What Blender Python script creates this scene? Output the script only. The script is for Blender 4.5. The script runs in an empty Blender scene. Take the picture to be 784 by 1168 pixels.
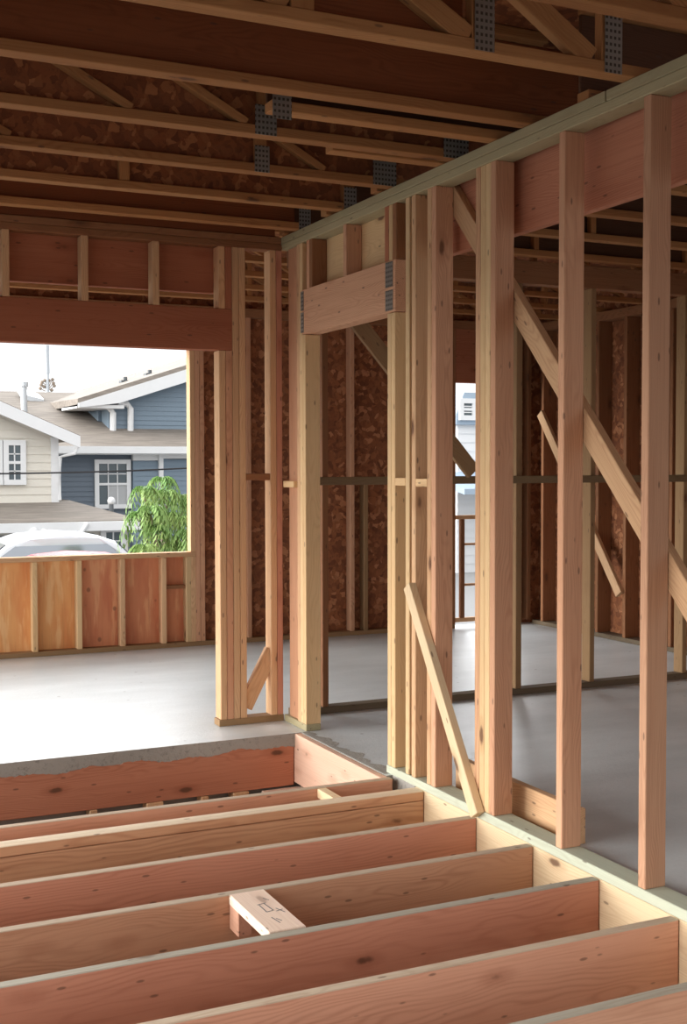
import bpy, bmesh, math, random
from mathutils import Vector, Matrix
random.seed(7)
S = bpy.context.scene
C = S.collection
# ------------------------------------------------------------------ camera
F_PX, YAW, PITCH, ROLL, EYE = 1377.3, 0.43813, 0.03849, -0.0018, 1.475
cy, sy = math.cos(YAW), math.sin(YAW)
fw = Vector((sy*math.cos(PITCH), cy*math.cos(PITCH), -math.sin(PITCH)))
rt0 = Vector((cy, -sy, 0)); up0 = rt0.cross(fw)
rt = rt0*math.cos(ROLL)+up0*math.sin(ROLL); up = -rt0*math.sin(ROLL)+up0*math.cos(ROLL)
cam = bpy.data.cameras.new('camera'); co = bpy.data.objects.new('camera', cam); C.objects.link(co)
cam.sensor_fit = 'HORIZONTAL'; cam.sensor_width = 36.0; cam.lens = F_PX/784*36.0
cam.clip_start = 0.05; cam.clip_end = 400
M3 = Matrix((rt, up, -fw)).transposed()
co.matrix_world = Matrix.Translation((0, 0, EYE)) @ M3.to_4x4()
S.camera = co

def at(u, v, Y):            # the point at distance Y that the photo shows at pixel (u, v)
    d = rt*(u-392)/F_PX - up*(v-584)/F_PX + fw
    return Vector((0, 0, EYE)) + d*(Y/d.y)

# ------------------------------------------------------------------ materials
def newmat(name):
    m = bpy.data.materials.new(name); m.use_nodes = True
    nt = m.node_tree
    return m, nt, nt.nodes['Principled BSDF']
def node(nt, kind, **kw):
    n = nt.nodes.new(kind)
    for k, v in kw.items():
        if k == 'op': n.operation = v
        elif k == 'ins':
            for i, x in v.items(): n.inputs[i].default_value = x
        else: setattr(n, k, v)
    return n
def L(nt, a, b): nt.links.new(a, b)
def math_(nt, op, a, b=None, c=None, clamp=False):
    n = nt.nodes.new('ShaderNodeMath'); n.operation = op; n.use_clamp = clamp
    for i, x in enumerate((a, b, c)):
        if x is None: continue
        if isinstance(x, (int, float)): n.inputs[i].default_value = x
        else: nt.links.new(x, n.inputs[i])
    return n.outputs[0]
def vmul(nt, v, s):
    n = nt.nodes.new('ShaderNodeVectorMath'); n.operation = 'MULTIPLY'
    nt.links.new(v, n.inputs[0]); n.inputs[1].default_value = s
    return n.outputs[0]
def mixc(nt, fac, a, b, blend='MIX'):
    n = nt.nodes.new('ShaderNodeMix'); n.data_type = 'RGBA'; n.blend_type = blend
    for i, x in ((0, fac), (6, a), (7, b)):
        if isinstance(x, (int, float)): n.inputs[i].default_value = x
        elif isinstance(x, tuple): n.inputs[i].default_value = x if len(x) == 4 else (*x, 1)
        else: nt.links.new(x, n.inputs[i])
    return n.outputs[2]
def noise(nt, v, scale, detail=3, rough=.55):
    n = nt.nodes.new('ShaderNodeTexNoise'); n.inputs['Scale'].default_value = scale
    n.inputs['Detail'].default_value = detail; n.inputs['Roughness'].default_value = rough
    if v is not None: nt.links.new(v, n.inputs['Vector'])
    return n.outputs['Fac']
def ramp(nt, f, a, b):       # smooth 0..1 between a and b
    n = nt.nodes.new('ShaderNodeMapRange'); n.interpolation_type = 'SMOOTHSTEP'
    nt.links.new(f, n.inputs[0]); n.inputs[1].default_value = a; n.inputs[2].default_value = b
    return n.outputs[0]

def wood(name, ca, cb, grain=.32, knots=1.0, ring=.008, rough=.78):
    m, nt, bs = newmat(name)
    tc = nt.nodes.new('ShaderNodeTexCoord'); oi = nt.nodes.new('ShaderNodeObjectInfo')
    r = oi.outputs['Random']; obj = tc.outputs['Object']
    cmb = nt.nodes.new('ShaderNodeCombineXYZ')
    L(nt, math_(nt, 'MULTIPLY', r, 91.7), cmb.inputs[0]); L(nt, math_(nt, 'MULTIPLY', r, 37.1), cmb.inputs[1]); L(nt, math_(nt, 'MULTIPLY', r, 53.3), cmb.inputs[2])
    add = nt.nodes.new('ShaderNodeVectorMath'); L(nt, obj, add.inputs[0]); L(nt, cmb.outputs[0], add.inputs[1]); P = add.outputs[0]
    sep = nt.nodes.new('ShaderNodeSeparateXYZ'); L(nt, obj, sep.inputs[0])
    oy = math_(nt, 'MULTIPLY_ADD', math_(nt, 'FRACT', math_(nt, 'MULTIPLY', r, 17.3)), .16, -.05)
    oz = math_(nt, 'MULTIPLY_ADD', math_(nt, 'FRACT', math_(nt, 'MULTIPLY', r, 29.9)), .16, -.08)
    y = math_(nt, 'ADD', sep.outputs[1], oy); z = math_(nt, 'ADD', sep.outputs[2], oz)
    R = math_(nt, 'SQRT', math_(nt, 'ADD', math_(nt, 'MULTIPLY', y, y), math_(nt, 'MULTIPLY', z, z)))
    wob = math_(nt, 'MULTIPLY', noise(nt, vmul(nt, P, (1.6, 7, 7)), 1.0, 2), .13)
    band = math_(nt, 'SINE', math_(nt, 'MULTIPLY', math_(nt, 'ADD', R, wob), 2*math.pi/ring))
    band = math_(nt, 'MULTIPLY', math_(nt, 'POWER', math_(nt, 'MULTIPLY_ADD', band, .5, .5), 2.2), ramp(nt, noise(nt, vmul(nt, P, (2, 9, 9)), 1.0, 2), .3, .62))
    fine = noise(nt, vmul(nt, P, (2.5, 120, 120)), 1.0, 2)
    big = noise(nt, vmul(nt, P, (.8, 5, 5)), 1.0, 3)
    t = math_(nt, 'ADD', math_(nt, 'MULTIPLY_ADD', big, 1.5, -.6), math_(nt, 'MULTIPLY_ADD', r, .7, -.2), clamp=True)
    col = mixc(nt, t, ca, cb)
    dark = tuple(c*k for c, k in zip(cb, (.62, .47, .40)))
    col = mixc(nt, math_(nt, 'MULTIPLY', band, grain), col, dark)
    col = mixc(nt, math_(nt, 'MULTIPLY', ramp(nt, fine, .45, .75), grain*.7), col, dark)
    # knots
    vo = nt.nodes.new('ShaderNodeTexVoronoi'); vo.inputs['Scale'].default_value = 1
    dn = nt.nodes.new('ShaderNodeTexNoise'); dn.inputs['Scale'].default_value = 30
    L(nt, P, dn.inputs['Vector'])
    wb = nt.nodes.new('ShaderNodeVectorMath'); wb.operation = 'MULTIPLY_ADD'
    L(nt, dn.outputs['Color'], wb.inputs[0]); wb.inputs[1].default_value = (.01, .01, .01); L(nt, P, wb.inputs[2])
    L(nt, vmul(nt, wb.outputs[0], (2.3, 6, 6)), vo.inputs['Vector'])
    k = ramp(nt, vo.outputs['Distance'], .11, .05)
    halo = ramp(nt, vo.outputs['Distance'], .24, .09)
    col = mixc(nt, math_(nt, 'MULTIPLY', halo, .35*knots), col, dark)
    col = mixc(nt, math_(nt, 'MULTIPLY', k, .85*knots), col, (.12, .055, .03))
    # nail holes and small scars
    v2 = nt.nodes.new('ShaderNodeTexVoronoi'); v2.inputs['Scale'].default_value = 1
    L(nt, vmul(nt, P, (7, 22, 22)), v2.inputs['Vector'])
    col = mixc(nt, math_(nt, 'MULTIPLY', ramp(nt, v2.outputs['Distance'], .13, .07), .6), col, (.09, .05, .035))
    val = math_(nt, 'MULTIPLY_ADD', math_(nt, 'FRACT', math_(nt, 'MULTIPLY', r, 7.77)), .22, .90)
    hs = nt.nodes.new('ShaderNodeHueSaturation'); L(nt, val, hs.inputs['Value']); L(nt, col, hs.inputs['Color'])
    L(nt, hs.outputs[0], bs.inputs['Base Color'])
    bs.inputs['Roughness'].default_value = rough; bs.inputs['Specular IOR Level'].default_value = .25
    bp = nt.nodes.new('ShaderNodeBump'); bp.inputs['Strength'].default_value = .18; bp.inputs['Distance'].default_value = .002
    L(nt, fine, bp.inputs['Height']); L(nt, bp.outputs[0], bs.inputs['Normal'])
    return m

W = {
 'pink':  wood('douglas_fir_pink', (.63, .365, .225), (.52, .265, .15)),
 'tan':   wood('fir_tan', (.70, .455, .26), (.60, .35, .185)),
 'gold':  wood('hemlock_yellow', (.72, .51, .28), (.64, .425, .215), grain=.2),
 'red':   wood('fir_red', (.46, .185, .10), (.36, .125, .065)),
 'joist': wood('fir_joist', (.70, .41, .285), (.58, .295, .19), ring=.014, grain=.27),
 'joistred': wood('fir_joist_red', (.63, .305, .20), (.51, .215, .135), ring=.014, grain=.27),
 'orange':wood('fir_orange', (.70, .43, .25), (.58, .32, .175), ring=.018, grain=.4),
 'blond': wood('spruce_blond', (.78, .62, .40), (.70, .51, .30), grain=.2),
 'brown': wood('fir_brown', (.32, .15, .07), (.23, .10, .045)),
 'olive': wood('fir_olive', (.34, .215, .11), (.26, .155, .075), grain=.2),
 'dark':  wood('dark_plate_lumber', (.19, .145, .095), (.145, .11, .07), grain=.2),  # even dark tone for the right-room bottom plates
 'dusty': wood('dusty_edge_painted_light', (.54, .44, .33), (.45, .345, .245), grain=.25, knots=.4),  # dust and weathering, with light from above painted into the tone
 'pale_lit': wood('pale_edge_painted_light', (.74, .62, .46), (.66, .53, .37), grain=.2, knots=.4),  # palest joist top; overhead light is painted in along with the dust
 'ledger': wood('red_stained_beam', (.58, .25, .15), (.48, .175, .10)),
 'plate': wood('greenish_top_plate', (.44, .37, .225), (.36, .325, .19), grain=.2),
 'rail': wood('dark_rail', (.24, .165, .09), (.18, .12, .065), grain=.2),
 'pit': wood('pink_pit_board', (.74, .51, .39), (.66, .42, .30), grain=.2),

 'mortar_lit': wood('mortar_edge_painted_light', (.46, .43, .35), (.37, .33, .255), grain=.25, knots=.6),  # mortar spatter, with overhead light painted into the colour
 'green': wood('treated_green', (.47, .50, .39), (.38, .42, .31), grain=.18, knots=.6),
 'pale':  wood('pale_offcut', (.82, .66, .54), (.76, .56, .43), grain=.16, knots=.5),
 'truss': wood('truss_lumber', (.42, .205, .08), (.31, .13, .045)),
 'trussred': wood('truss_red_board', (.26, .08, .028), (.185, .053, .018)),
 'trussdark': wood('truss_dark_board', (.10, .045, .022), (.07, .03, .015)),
}
def concrete(name, c1, c2, speck, gloss=.85):
    m, nt, bs = newmat(name)
    tc = nt.nodes.new('ShaderNodeTexCoord'); P = tc.outputs['Object']
    n1 = noise(nt, vmul(nt, P, (.55, 1.4, 1)), 1.5, 5, .6); n2 = noise(nt, P, 45, 4, .7); n3 = noise(nt, P, 7, 4)
    col = mixc(nt, ramp(nt, n1, .3, .7), c1, c2)
    col = mixc(nt, math_(nt, 'MULTIPLY', ramp(nt, n2, .50, .78), speck), col, tuple(c*.45 for c in c1))
    col = mixc(nt, math_(nt, 'MULTIPLY', ramp(nt, n3, .5, .8), .35), col, tuple(c*.8 for c in c2))
    vo = nt.nodes.new('ShaderNodeTexVoronoi'); vo.inputs['Scale'].default_value = 5; L(nt, P, vo.inputs['Vector'])
    col = mixc(nt, math_(nt, 'MULTIPLY', ramp(nt, vo.outputs['Distance'], .07, .03), .6), col, (.16, .14, .12))
    L(nt, col, bs.inputs['Base Color']); bs.inputs['Roughness'].default_value = gloss
    bp = nt.nodes.new('ShaderNodeBump'); bp.inputs['Strength'].default_value = .25+speck*.6; bp.inputs['Distance'].default_value = .006
    L(nt, n2, bp.inputs['Height']); L(nt, bp.outputs[0], bs.inputs['Normal'])
    return m
MC = concrete('slab_concrete', (.55, .59, .595), (.68, .725, .735), .14, .38)
MCE = concrete('broken_concrete_edge', (.30, .285, .255), (.40, .38, .34), .8)
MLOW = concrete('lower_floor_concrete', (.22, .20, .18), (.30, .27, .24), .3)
def osb(name, a, b, c):
    m, nt, bs = newmat(name)
    tc = nt.nodes.new('ShaderNodeTexCoord'); P = tc.outputs['Object']
    dn = nt.nodes.new('ShaderNodeTexNoise'); dn.inputs['Scale'].default_value = 9; dn.inputs['Detail'].default_value = 3; L(nt, P, dn.inputs['Vector'])
    wb = nt.nodes.new('ShaderNodeVectorMath'); wb.operation = 'MULTIPLY_ADD'
    L(nt, dn.outputs['Color'], wb.inputs[0]); wb.inputs[1].default_value = (.11, .11, .11); L(nt, P, wb.inputs[2])
    v1 = nt.nodes.new('ShaderNodeTexVoronoi'); v1.inputs['Scale'].default_value = 26; L(nt, wb.outputs[0], v1.inputs['Vector'])
    sp = nt.nodes.new('ShaderNodeSeparateColor'); L(nt, v1.outputs['Color'], sp.inputs[0])
    f2 = noise(nt, wb.outputs[0], 40, 4, .7)
    col = mixc(nt, sp.outputs[0], a, b)
    col = mixc(nt, ramp(nt, sp.outputs[1], .75, .95), col, c)
    col = mixc(nt, math_(nt, 'MULTIPLY', ramp(nt, f2, .5, .7), .5), col, tuple(x*.5 for x in a))
    L(nt, col, bs.inputs['Base Color']); bs.inputs['Roughness'].default_value = .8
    return m
MOSB = osb('oriented_strand_board', (.17, .055, .022), (.35, .13, .05), (.50, .22, .10))
MOSBC = osb('subfloor_strand_board', (.17, .05, .016), (.29, .095, .03), (.40, .155, .055))
def ply(name, a, b, c):
    m, nt, bs = newmat(name)
    tc = nt.nodes.new('ShaderNodeTexCoord'); P = tc.outputs['Object']
    n1 = noise(nt, vmul(nt, P, (7, 7, 1.6)), 1.0, 3); n2 = noise(nt, vmul(nt, P, (16, 16, 2.4)), 1.0, 4); n3 = noise(nt, vmul(nt, P, (60, 60, 3)), 1.0, 2)
    col = mixc(nt, ramp(nt, n1, .35, .65), a, b)
    col = mixc(nt, math_(nt, 'MULTIPLY', ramp(nt, n2, .50, .62), .85), col, c)
    col = mixc(nt, math_(nt, 'MULTIPLY', ramp(nt, n3, .5, .8), .25), col, tuple(x*.6 for x in b))
    vo = nt.nodes.new('ShaderNodeTexVoronoi'); vo.inputs['Scale'].default_value = 1
    L(nt, vmul(nt, P, (6, 6, 5)), vo.inputs['Vector'])
    col = mixc(nt, math_(nt, 'MULTIPLY', ramp(nt, vo.outputs['Distance'], .12, .06), .7), col, (.25, .10, .05))
    L(nt, col, bs.inputs['Base Color']); bs.inputs['Roughness'].default_value = .7
    return m
MPLYA = ply('orange_plywood', (.80, .40, .15), (.72, .29, .10), (.86, .52, .24))
MPLYB = ply('red_plywood', (.68, .27, .13), (.58, .19, .09), (.76, .38, .19))
def plain(name, c, rough=.6, metal=0, spec=.4):
    m, nt, bs = newmat(name)
    tc = nt.nodes.new('ShaderNodeTexCoord')
    n = noise(nt, tc.outputs['Object'], 6, 4)
    col = mixc(nt, math_(nt, 'MULTIPLY', n, .25), c, tuple(x*.75 for x in c))
    L(nt, col, bs.inputs['Base Color']); bs.inputs['Roughness'].default_value = rough
    bs.inputs['Metallic'].default_value = metal; bs.inputs['Specular IOR Level'].default_value = spec
    return m
def nailplate():
    m, nt, bs = newmat('toothed_steel_plate')
    tc = nt.nodes.new('ShaderNodeTexCoord'); P = tc.outputs['Object']
    sp = nt.nodes.new('ShaderNodeSeparateXYZ'); L(nt, P, sp.inputs[0])
    a = math_(nt, 'SINE', math_(nt, 'MULTIPLY', sp.outputs[0], 2*math.pi/.022)); b = math_(nt, 'SINE', math_(nt, 'MULTIPLY', math_(nt, 'ADD', sp.outputs[1], sp.outputs[2]), 2*math.pi/.017))
    s = math_(nt, 'MULTIPLY', ramp(nt, a, -.2, .5), ramp(nt, b, -.5, .2))
    col = mixc(nt, s, (.34, .33, .30), (.05, .04, .03))
    L(nt, col, bs.inputs['Base Color']); bs.inputs['Roughness'].default_value = .5
    L(nt, math_(nt, 'MULTIPLY_ADD', s, -.8, .8), bs.inputs['Metallic'])
    return m
MPLATE = nailplate()
def shingle(name, a, b):
    m, nt, bs = newmat(name)
    tc = nt.nodes.new('ShaderNodeTexCoord'); P = tc.outputs['Object']
    n1 = noise(nt, vmul(nt, P, (1.5, 9, 9)), 1.0, 3); n2 = noise(nt, P, 14, 3)
    col = mixc(nt, ramp(nt, n1, .35, .65), a, b)
    col = mixc(nt, math_(nt, 'MULTIPLY', n2, .35), col, tuple(x*.6 for x in a))
    L(nt, col, bs.inputs['Base Color']); bs.inputs['Roughness'].default_value = .9
    return m
MSH = shingle('brown_shingles', (.20, .172, .148), (.28, .245, .21))
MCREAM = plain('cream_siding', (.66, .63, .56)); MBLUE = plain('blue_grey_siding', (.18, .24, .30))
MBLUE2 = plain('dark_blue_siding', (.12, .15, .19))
MWHITE = plain('white_trim_paint', (.68, .69, .70)); MDARK = plain('dark_garage_door', (.10, .11, .12))
MGLASS = plain('window_glass', (.07, .095, .11), .12, 0, .6); MCURT = plain('grey_curtain', (.40, .41, .42))
MSTEEL = plain('galvanised_steel', (.50, .53, .56), .4, .6); MBEIGE = plain('beige_stucco', (.66, .63, .57))
MCAR = plain('silver_car_paint', (.62, .66, .70), .25, .2, .6); MCARG = plain('car_glass', (.22, .25, .28), .1, .5, .7)
MRED = plain('red_tail_light', (.55, .04, .06), .25); MRUB = plain('black_rubber', (.025, .025, .027), .8)
MASPH = plain('asphalt', (.24, .24, .24), .9); MSLATE = plain('slate_blue_cladding', (.30, .38, .47))
MPENCIL = plain('pencil_mark', (.16, .15, .15), .9)
def leafmat():
    m, nt, bs = newmat('light_green_leaves')
    tc = nt.nodes.new('ShaderNodeTexCoord'); n = noise(nt, tc.outputs['Object'], 3.5, 3)
    col = mixc(nt, ramp(nt, n, .3, .7), (.12, .26, .055), (.27, .40, .11))
    L(nt, col, bs.inputs['Base Color']); bs.inputs['Roughness'].default_value = .6
    return m
MLEAF = leafmat(); MBARK = plain('grey_bark', (.28, .22, .17), .9)

# ------------------------------------------------------------------ builders
def finish(o, label, cat, group, kind):
    if label: o['label'] = label
    if cat: o['category'] = cat
    if group: o['group'] = group
    if kind: o['kind'] = kind
    return o
def empty(name, loc, label=None, cat=None, group=None):
    o = bpy.data.objects.new(name, None); o.empty_display_size = .1; C.objects.link(o); o.location = loc
    return finish(o, label, cat, group, None)
def put(name, me, mat, parent=None, M=None):
    o = bpy.data.objects.new(name, me); C.objects.link(o)
    if mat is not None:
        for x in (mat if isinstance(mat, (list, tuple)) else [mat]): me.materials.append(x)
    M = M or Matrix.Identity(4)
    if parent is not None:
        w = Vector((0, 0, 0)); q = parent
        while q: w += q.location; q = q.parent
        o.parent = parent; o.matrix_local = Matrix.Translation(-w) @ M
    else: o.matrix_world = M
    return o
def boxmesh(L_, w, h, bev=.0028, segs=None, wav=0):
    bm = bmesh.new()
    bmesh.ops.create_cube(bm, size=1)
    for v in bm.verts: v.co = Vector(((v.co.x+.5)*L_, v.co.y*w, v.co.z*h))
    if bev: bmesh.ops.bevel(bm, geom=bm.edges[:], offset=min(bev, w*.3, h*.3), segments=1, affect='EDGES')
    me = bpy.data.meshes.new('board'); bm.to_mesh(me); bm.free()
    return me
def board(name, b, mat, label=None, cat=None, group=None, parent=None, kind=None, axis=None, bev=.0028, dust=None):
    x0, x1, y0, y1, z0, z1 = b
    d = (x1-x0, y1-y0, z1-z0); ax = d.index(max(d)) if axis is None else axis
    xc, yc, zc = (x0+x1)/2, (y0+y1)/2, (z0+z1)/2
    if ax == 0: me = boxmesh(d[0], d[1], d[2], bev); M = Matrix.Translation((x0, yc, zc))
    elif ax == 1: me = boxmesh(d[1], d[0], d[2], bev); M = Matrix.Translation((xc, y0, zc)) @ Matrix(((0,-1,0),(1,0,0),(0,0,1))).to_4x4()
    else: me = boxmesh(d[2], d[0], d[1], bev); M = Matrix.Translation((xc, yc, z0)) @ Matrix(((0,1,0),(0,0,1),(1,0,0))).to_4x4()
    o = put(name, me, W[mat] if isinstance(mat, str) else mat, parent, M)
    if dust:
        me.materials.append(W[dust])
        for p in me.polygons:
            if p.normal.z > .5: p.material_index = 1  # top faces: dust plus painted-in light from above
    return finish(o, label, cat, group, kind)
def slope(name, A, B, width, thick, normal, mat, label=None, cat=None, group=None, parent=None):
    A, B, n = Vector(A), Vector(B), Vector(normal).normalized()
    x = (B-A).normalized(); z = x.cross(n).normalized()
    me = boxmesh((B-A).length, thick, width)
    M = Matrix.Translation(A) @ Matrix((x, n, z)).transposed().to_4x4()
    if M.to_3x3().determinant() < 0: M = Matrix.Translation(A) @ Matrix((x, -n, z)).transposed().to_4x4()
    o = put(name, me, W[mat] if isinstance(mat, str) else mat, parent, M)
    return finish(o, label, cat, group, None)
class MB:
    def __init__(s): s.v = []; s.f = []; s.m = []
    def add(s, vs, fs, mi=0):
        o = len(s.v); s.v += [tuple(v) for v in vs]; s.f += [[i+o for i in f] for f in fs]; s.m += [mi]*len(fs)
    def box(s, x0, x1, y0, y1, z0, z1, mi=0):
        s.add([(x, y, z) for x in (x0, x1) for y in (y0, y1) for z in (z0, z1)],
              [[0,1,3,2],[4,6,7,5],[0,4,5,1],[2,3,7,6],[0,2,6,4],[1,5,7,3]], mi)
    def prism(s, poly, y0, y1, mi=0):        # polygon in X,Z extruded along Y
        n = len(poly)
        s.add([(x, y0, z) for x, z in poly]+[(x, y1, z) for x, z in poly],
              [list(range(n)), list(range(2*n-1, n-1, -1))]+[[i, i+n, (i+1) % n+n, (i+1) % n] for i in range(n)], mi)
    def slab(s, pts, t, mi=0):               # sloping polygon given by points, thickness t downwards
        n = len(pts); p = [Vector(q) for q in pts]
        s.add(p+[q-Vector((0, 0, t)) for q in p],
              [list(range(n)), list(range(2*n-1, n-1, -1))]+[[i, i+n, (i+1) % n+n, (i+1) % n] for i in range(n)], mi)
    def tube(s, pts, r, seg=10, mi=0):
        pts = [Vector(p) for p in pts]; rr = r if isinstance(r, (list, tuple)) else [r]*len(pts); ring = []
        for i, p in enumerate(pts):
            d = (pts[min(i+1, len(pts)-1)]-pts[max(i-1, 0)]).normalized()
            a = d.orthogonal().normalized(); 
            if abs(d.z) < .95: a = d.cross(Vector((0, 0, 1))).normalized()
            b = d.cross(a)
            ring.append([p+a*math.cos(2*math.pi*k/seg)*rr[i]+b*math.sin(2*math.pi*k/seg)*rr[i] for k in range(seg)])
        vs = [q for g in ring for q in g]; fs = []
        for i in range(len(pts)-1):
            for k in range(seg): fs.append([i*seg+k, i*seg+(k+1) % seg, (i+1)*seg+(k+1) % seg, (i+1)*seg+k])
        fs += [list(range(seg-1, -1, -1)), [(len(pts)-1)*seg+k for k in range(seg)]]
        s.add(vs, fs, mi)
    def ball(s, c, r, mi=0, n=10):
        vs = []; fs = []
        for i in range(n+1):
            t = math.pi*i/n
            for k in range(n): vs.append((c[0]+r*math.sin(t)*math.cos(2*math.pi*k/n), c[1]+r*math.sin(t)*math.sin(2*math.pi*k/n), c[2]+r*math.cos(t)))
        for i in range(n):
            for k in range(n): fs.append([i*n+k, (i+1)*n+k, (i+1)*n+(k+1) % n, i*n+(k+1) % n])
        s.add(vs, fs, mi)
    def siding(s, span, z0, z1, Y, step=.17, mi=0):   # lapped boards on a wall facing -Y; span(z) = (left, right)
        z = z0
        while z < z1-.01:
            zt = min(z+step, z1); a, b = span(z), span(zt)
            s.add([(a[0], Y-.022, z), (a[1], Y-.022, z), (b[1], Y, zt), (b[0], Y, zt), (a[0], Y, z), (a[1], Y, z)],
                  [[0,1,2,3],[4,5,1,0],[1,5,2],[0,3,4]], mi); z = zt
    def build(s, name, mat, parent=None, label=None, cat=None, group=None, kind=None, smooth=False):
        me = bpy.data.meshes.new(name); me.from_pydata(s.v, [], s.f)
        bm = bmesh.new(); bm.from_mesh(me); bmesh.ops.recalc_face_normals(bm, faces=bm.faces[:]) if not smooth == 'leaf' else None
        bm.to_mesh(me); bm.free()
        o = put(name, me, mat, parent)
        for p, mi in zip(me.polygons, s.m): p.material_index = mi; p.use_smooth = bool(smooth)
        return finish(o, label, cat, group, kind)

# ------------------------------------------------------------------ setting
def slab_floor():
    poly = [(-2, 6.10), (2.60, 6.10), (2.60, 5.07), (2.630, 5.07), (2.630, 4.845), (2.667, 4.845), (2.667, -1.0), (6.62, -1.0), (6.62, 9.62), (-2, 9.62)]
    pts = []
    for i, a in enumerate(poly):
        b = poly[(i+1) % len(poly)]; ln = math.dist(a, b); n = max(1, int(ln/.014)) if i in (0, 1, 2, 3) else 1
        for k in range(n):
            t = k/n; pts.append((a[0]+(b[0]-a[0])*t, a[1]+(b[1]-a[1])*t, n > 1))
    top, bot = [], []
    for x, y, rough in pts:
        j = (lambda s: random.uniform(-s, s)) if rough else (lambda s: 0)
        top.append((x+j(.0015), y, 0))
        bot.append((x+j(.002), y, -.070+(.008*math.sin(x*9)+.006*math.sin(x*23+y*31) if rough else 0)+j(.004)))
    n = len(top); mb = MB()
    mb.add(top+bot, [list(range(n)), list(range(2*n-1, n-1, -1))], 0)
    mb.add(top+bot, [[i, i+n, (i+1) % n+n, (i+1) % n] for i in range(n)], 1)
    return mb.build('floor', [MC, MCE], kind='structure')
slab_floor()
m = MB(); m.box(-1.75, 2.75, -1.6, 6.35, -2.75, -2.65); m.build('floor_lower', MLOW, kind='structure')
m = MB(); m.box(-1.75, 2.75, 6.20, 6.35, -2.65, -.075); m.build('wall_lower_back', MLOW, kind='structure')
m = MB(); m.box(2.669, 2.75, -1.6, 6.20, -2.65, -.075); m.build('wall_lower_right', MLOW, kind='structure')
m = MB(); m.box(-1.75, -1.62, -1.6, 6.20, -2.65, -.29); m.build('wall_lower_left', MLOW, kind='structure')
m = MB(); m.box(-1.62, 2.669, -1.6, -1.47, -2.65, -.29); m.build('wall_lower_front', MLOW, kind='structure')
m = MB(); m.box(-1.62, 6.62, -1.48, 9.62, 3.132, 3.150); m.build('ceiling', MOSBC, kind='structure')
m = MB(); random.seed(4); n = 90
tp = [(2.604, 5.10+i*(1.0/n), .0012) for i in range(n+1)]; bt = [(2.655+.018*math.sin(i*.21)+.012*math.sin(i*.53+1)+random.uniform(0, .012), 5.10+i*(1.0/n), .0012) for i in range(n+1)]
for i in range(n): m.add([tp[i], bt[i], bt[i+1], tp[i+1]], [[0, 1, 2, 3]])
m.build('trim_1', MCE, kind='structure'); random.seed(7)
# back wall sheathing: OSB right of the big window, plywood below it
m = MB(); m.box(3.165, 5.53, 9.512, 9.526, 0, 3.13); m.box(5.53, 6.14, 9.512, 9.526, 2.23, 3.13); m.box(6.14, 6.50, 9.512, 9.526, 0, 3.13)
m.box(-1.2, 3.165, 9.512, 9.526, 2.43, 3.13); m.build('wall_back', MOSB, kind='structure')
m = MB(); m.box(-1.2, 2.124, 9.512, 9.526, .0, .735); m.build('wall_back_low', MPLYA, kind='structure')
m = MB(); m.box(2.127, 3.165, 9.512, 9.527, .0, .735); m.build('wall_back_low', MPLYB, kind='structure')
m = MB(); m.box(-1.74, -1.62, -1.6, 9.62, 2.14, 3.15); m.box(-1.74, -1.62, -1.6, -.6, -.29, 2.14); m.build('wall_left_unseen', MOSB, kind='structure')  # unseen wall with an opening, added to darken the ceiling and upper walls
m = MB(); m.box(-1.62, 6.62, -1.6, -1.48, 1.95, 3.15); m.box(3.0, 6.62, -1.6, -1.48, -.29, 1.95); m.build('wall_front_unseen', MOSB, kind='structure')  # unseen wall behind the camera; its band is lowered to dim upper surfaces
m = MB(); m.box(6.492, 6.506, 3.2, 9.512, 0, 3.13); m.build('wall_right', MOSB, kind='structure')
m = MB(); m.box(-80, 80, 9.65, 130, -1.06, -1.0); m.box(-80, 80, -80, -1.61, -1.06, -1.0); m.box(-80, -1.76, -1.61, 9.65, -1.06, -1.0); m.box(6.63, 80, -1.61, 9.65, -1.06, -1.0); m.build('ground', MASPH, kind='structure')

# ------------------------------------------------------------------ floor joists and rim
G = 'floor joists of the open deck'
JB = -.284
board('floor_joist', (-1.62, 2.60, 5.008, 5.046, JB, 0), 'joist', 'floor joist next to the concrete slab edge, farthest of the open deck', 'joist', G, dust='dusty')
jd = empty('doubled_floor_joist', (-1.62, 4.79, 0), 'doubled orange floor joist with a wide pale top, second from the slab edge', 'joist', G)
board('ply', (-1.62, 2.625, 4.752, 4.792, JB, -.0445), 'orange', parent=jd); board('split_edge', (-1.62, 2.625, 4.752, 4.792, -.0415, 0), 'orange', parent=jd, dust='pale_lit'); board('ply', (-1.62, 2.625, 4.793, 4.832, JB, -.001), 'orange', parent=jd, dust='pale_lit')
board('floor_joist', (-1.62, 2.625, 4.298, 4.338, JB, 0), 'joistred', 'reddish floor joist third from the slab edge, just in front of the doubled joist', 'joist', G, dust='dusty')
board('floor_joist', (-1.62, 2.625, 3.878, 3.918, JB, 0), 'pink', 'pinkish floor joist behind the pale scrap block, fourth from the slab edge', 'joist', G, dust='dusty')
board('floor_joist', (-1.62, 2.625, 3.460, 3.500, JB, 0), 'joistred', 'dark red floor joist in front of the pale scrap block, fifth from the slab edge', 'joist', G, dust='mortar_lit')
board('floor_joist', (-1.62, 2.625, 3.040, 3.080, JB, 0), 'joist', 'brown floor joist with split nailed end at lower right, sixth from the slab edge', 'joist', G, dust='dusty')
board('floor_joist', (-1.62, 2.625, 2.620, 2.660, JB, 0), 'joist', 'floor joist cut off by the bottom right corner of the photo, nearest of all', 'joist', G, dust='mortar_lit')
board('rim_joist', (2.628, 2.666, -.5, 4.84, JB, -.001), 'blond', 'blond rim joist under the green plate that closes the floor joist ends', 'joist')
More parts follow.
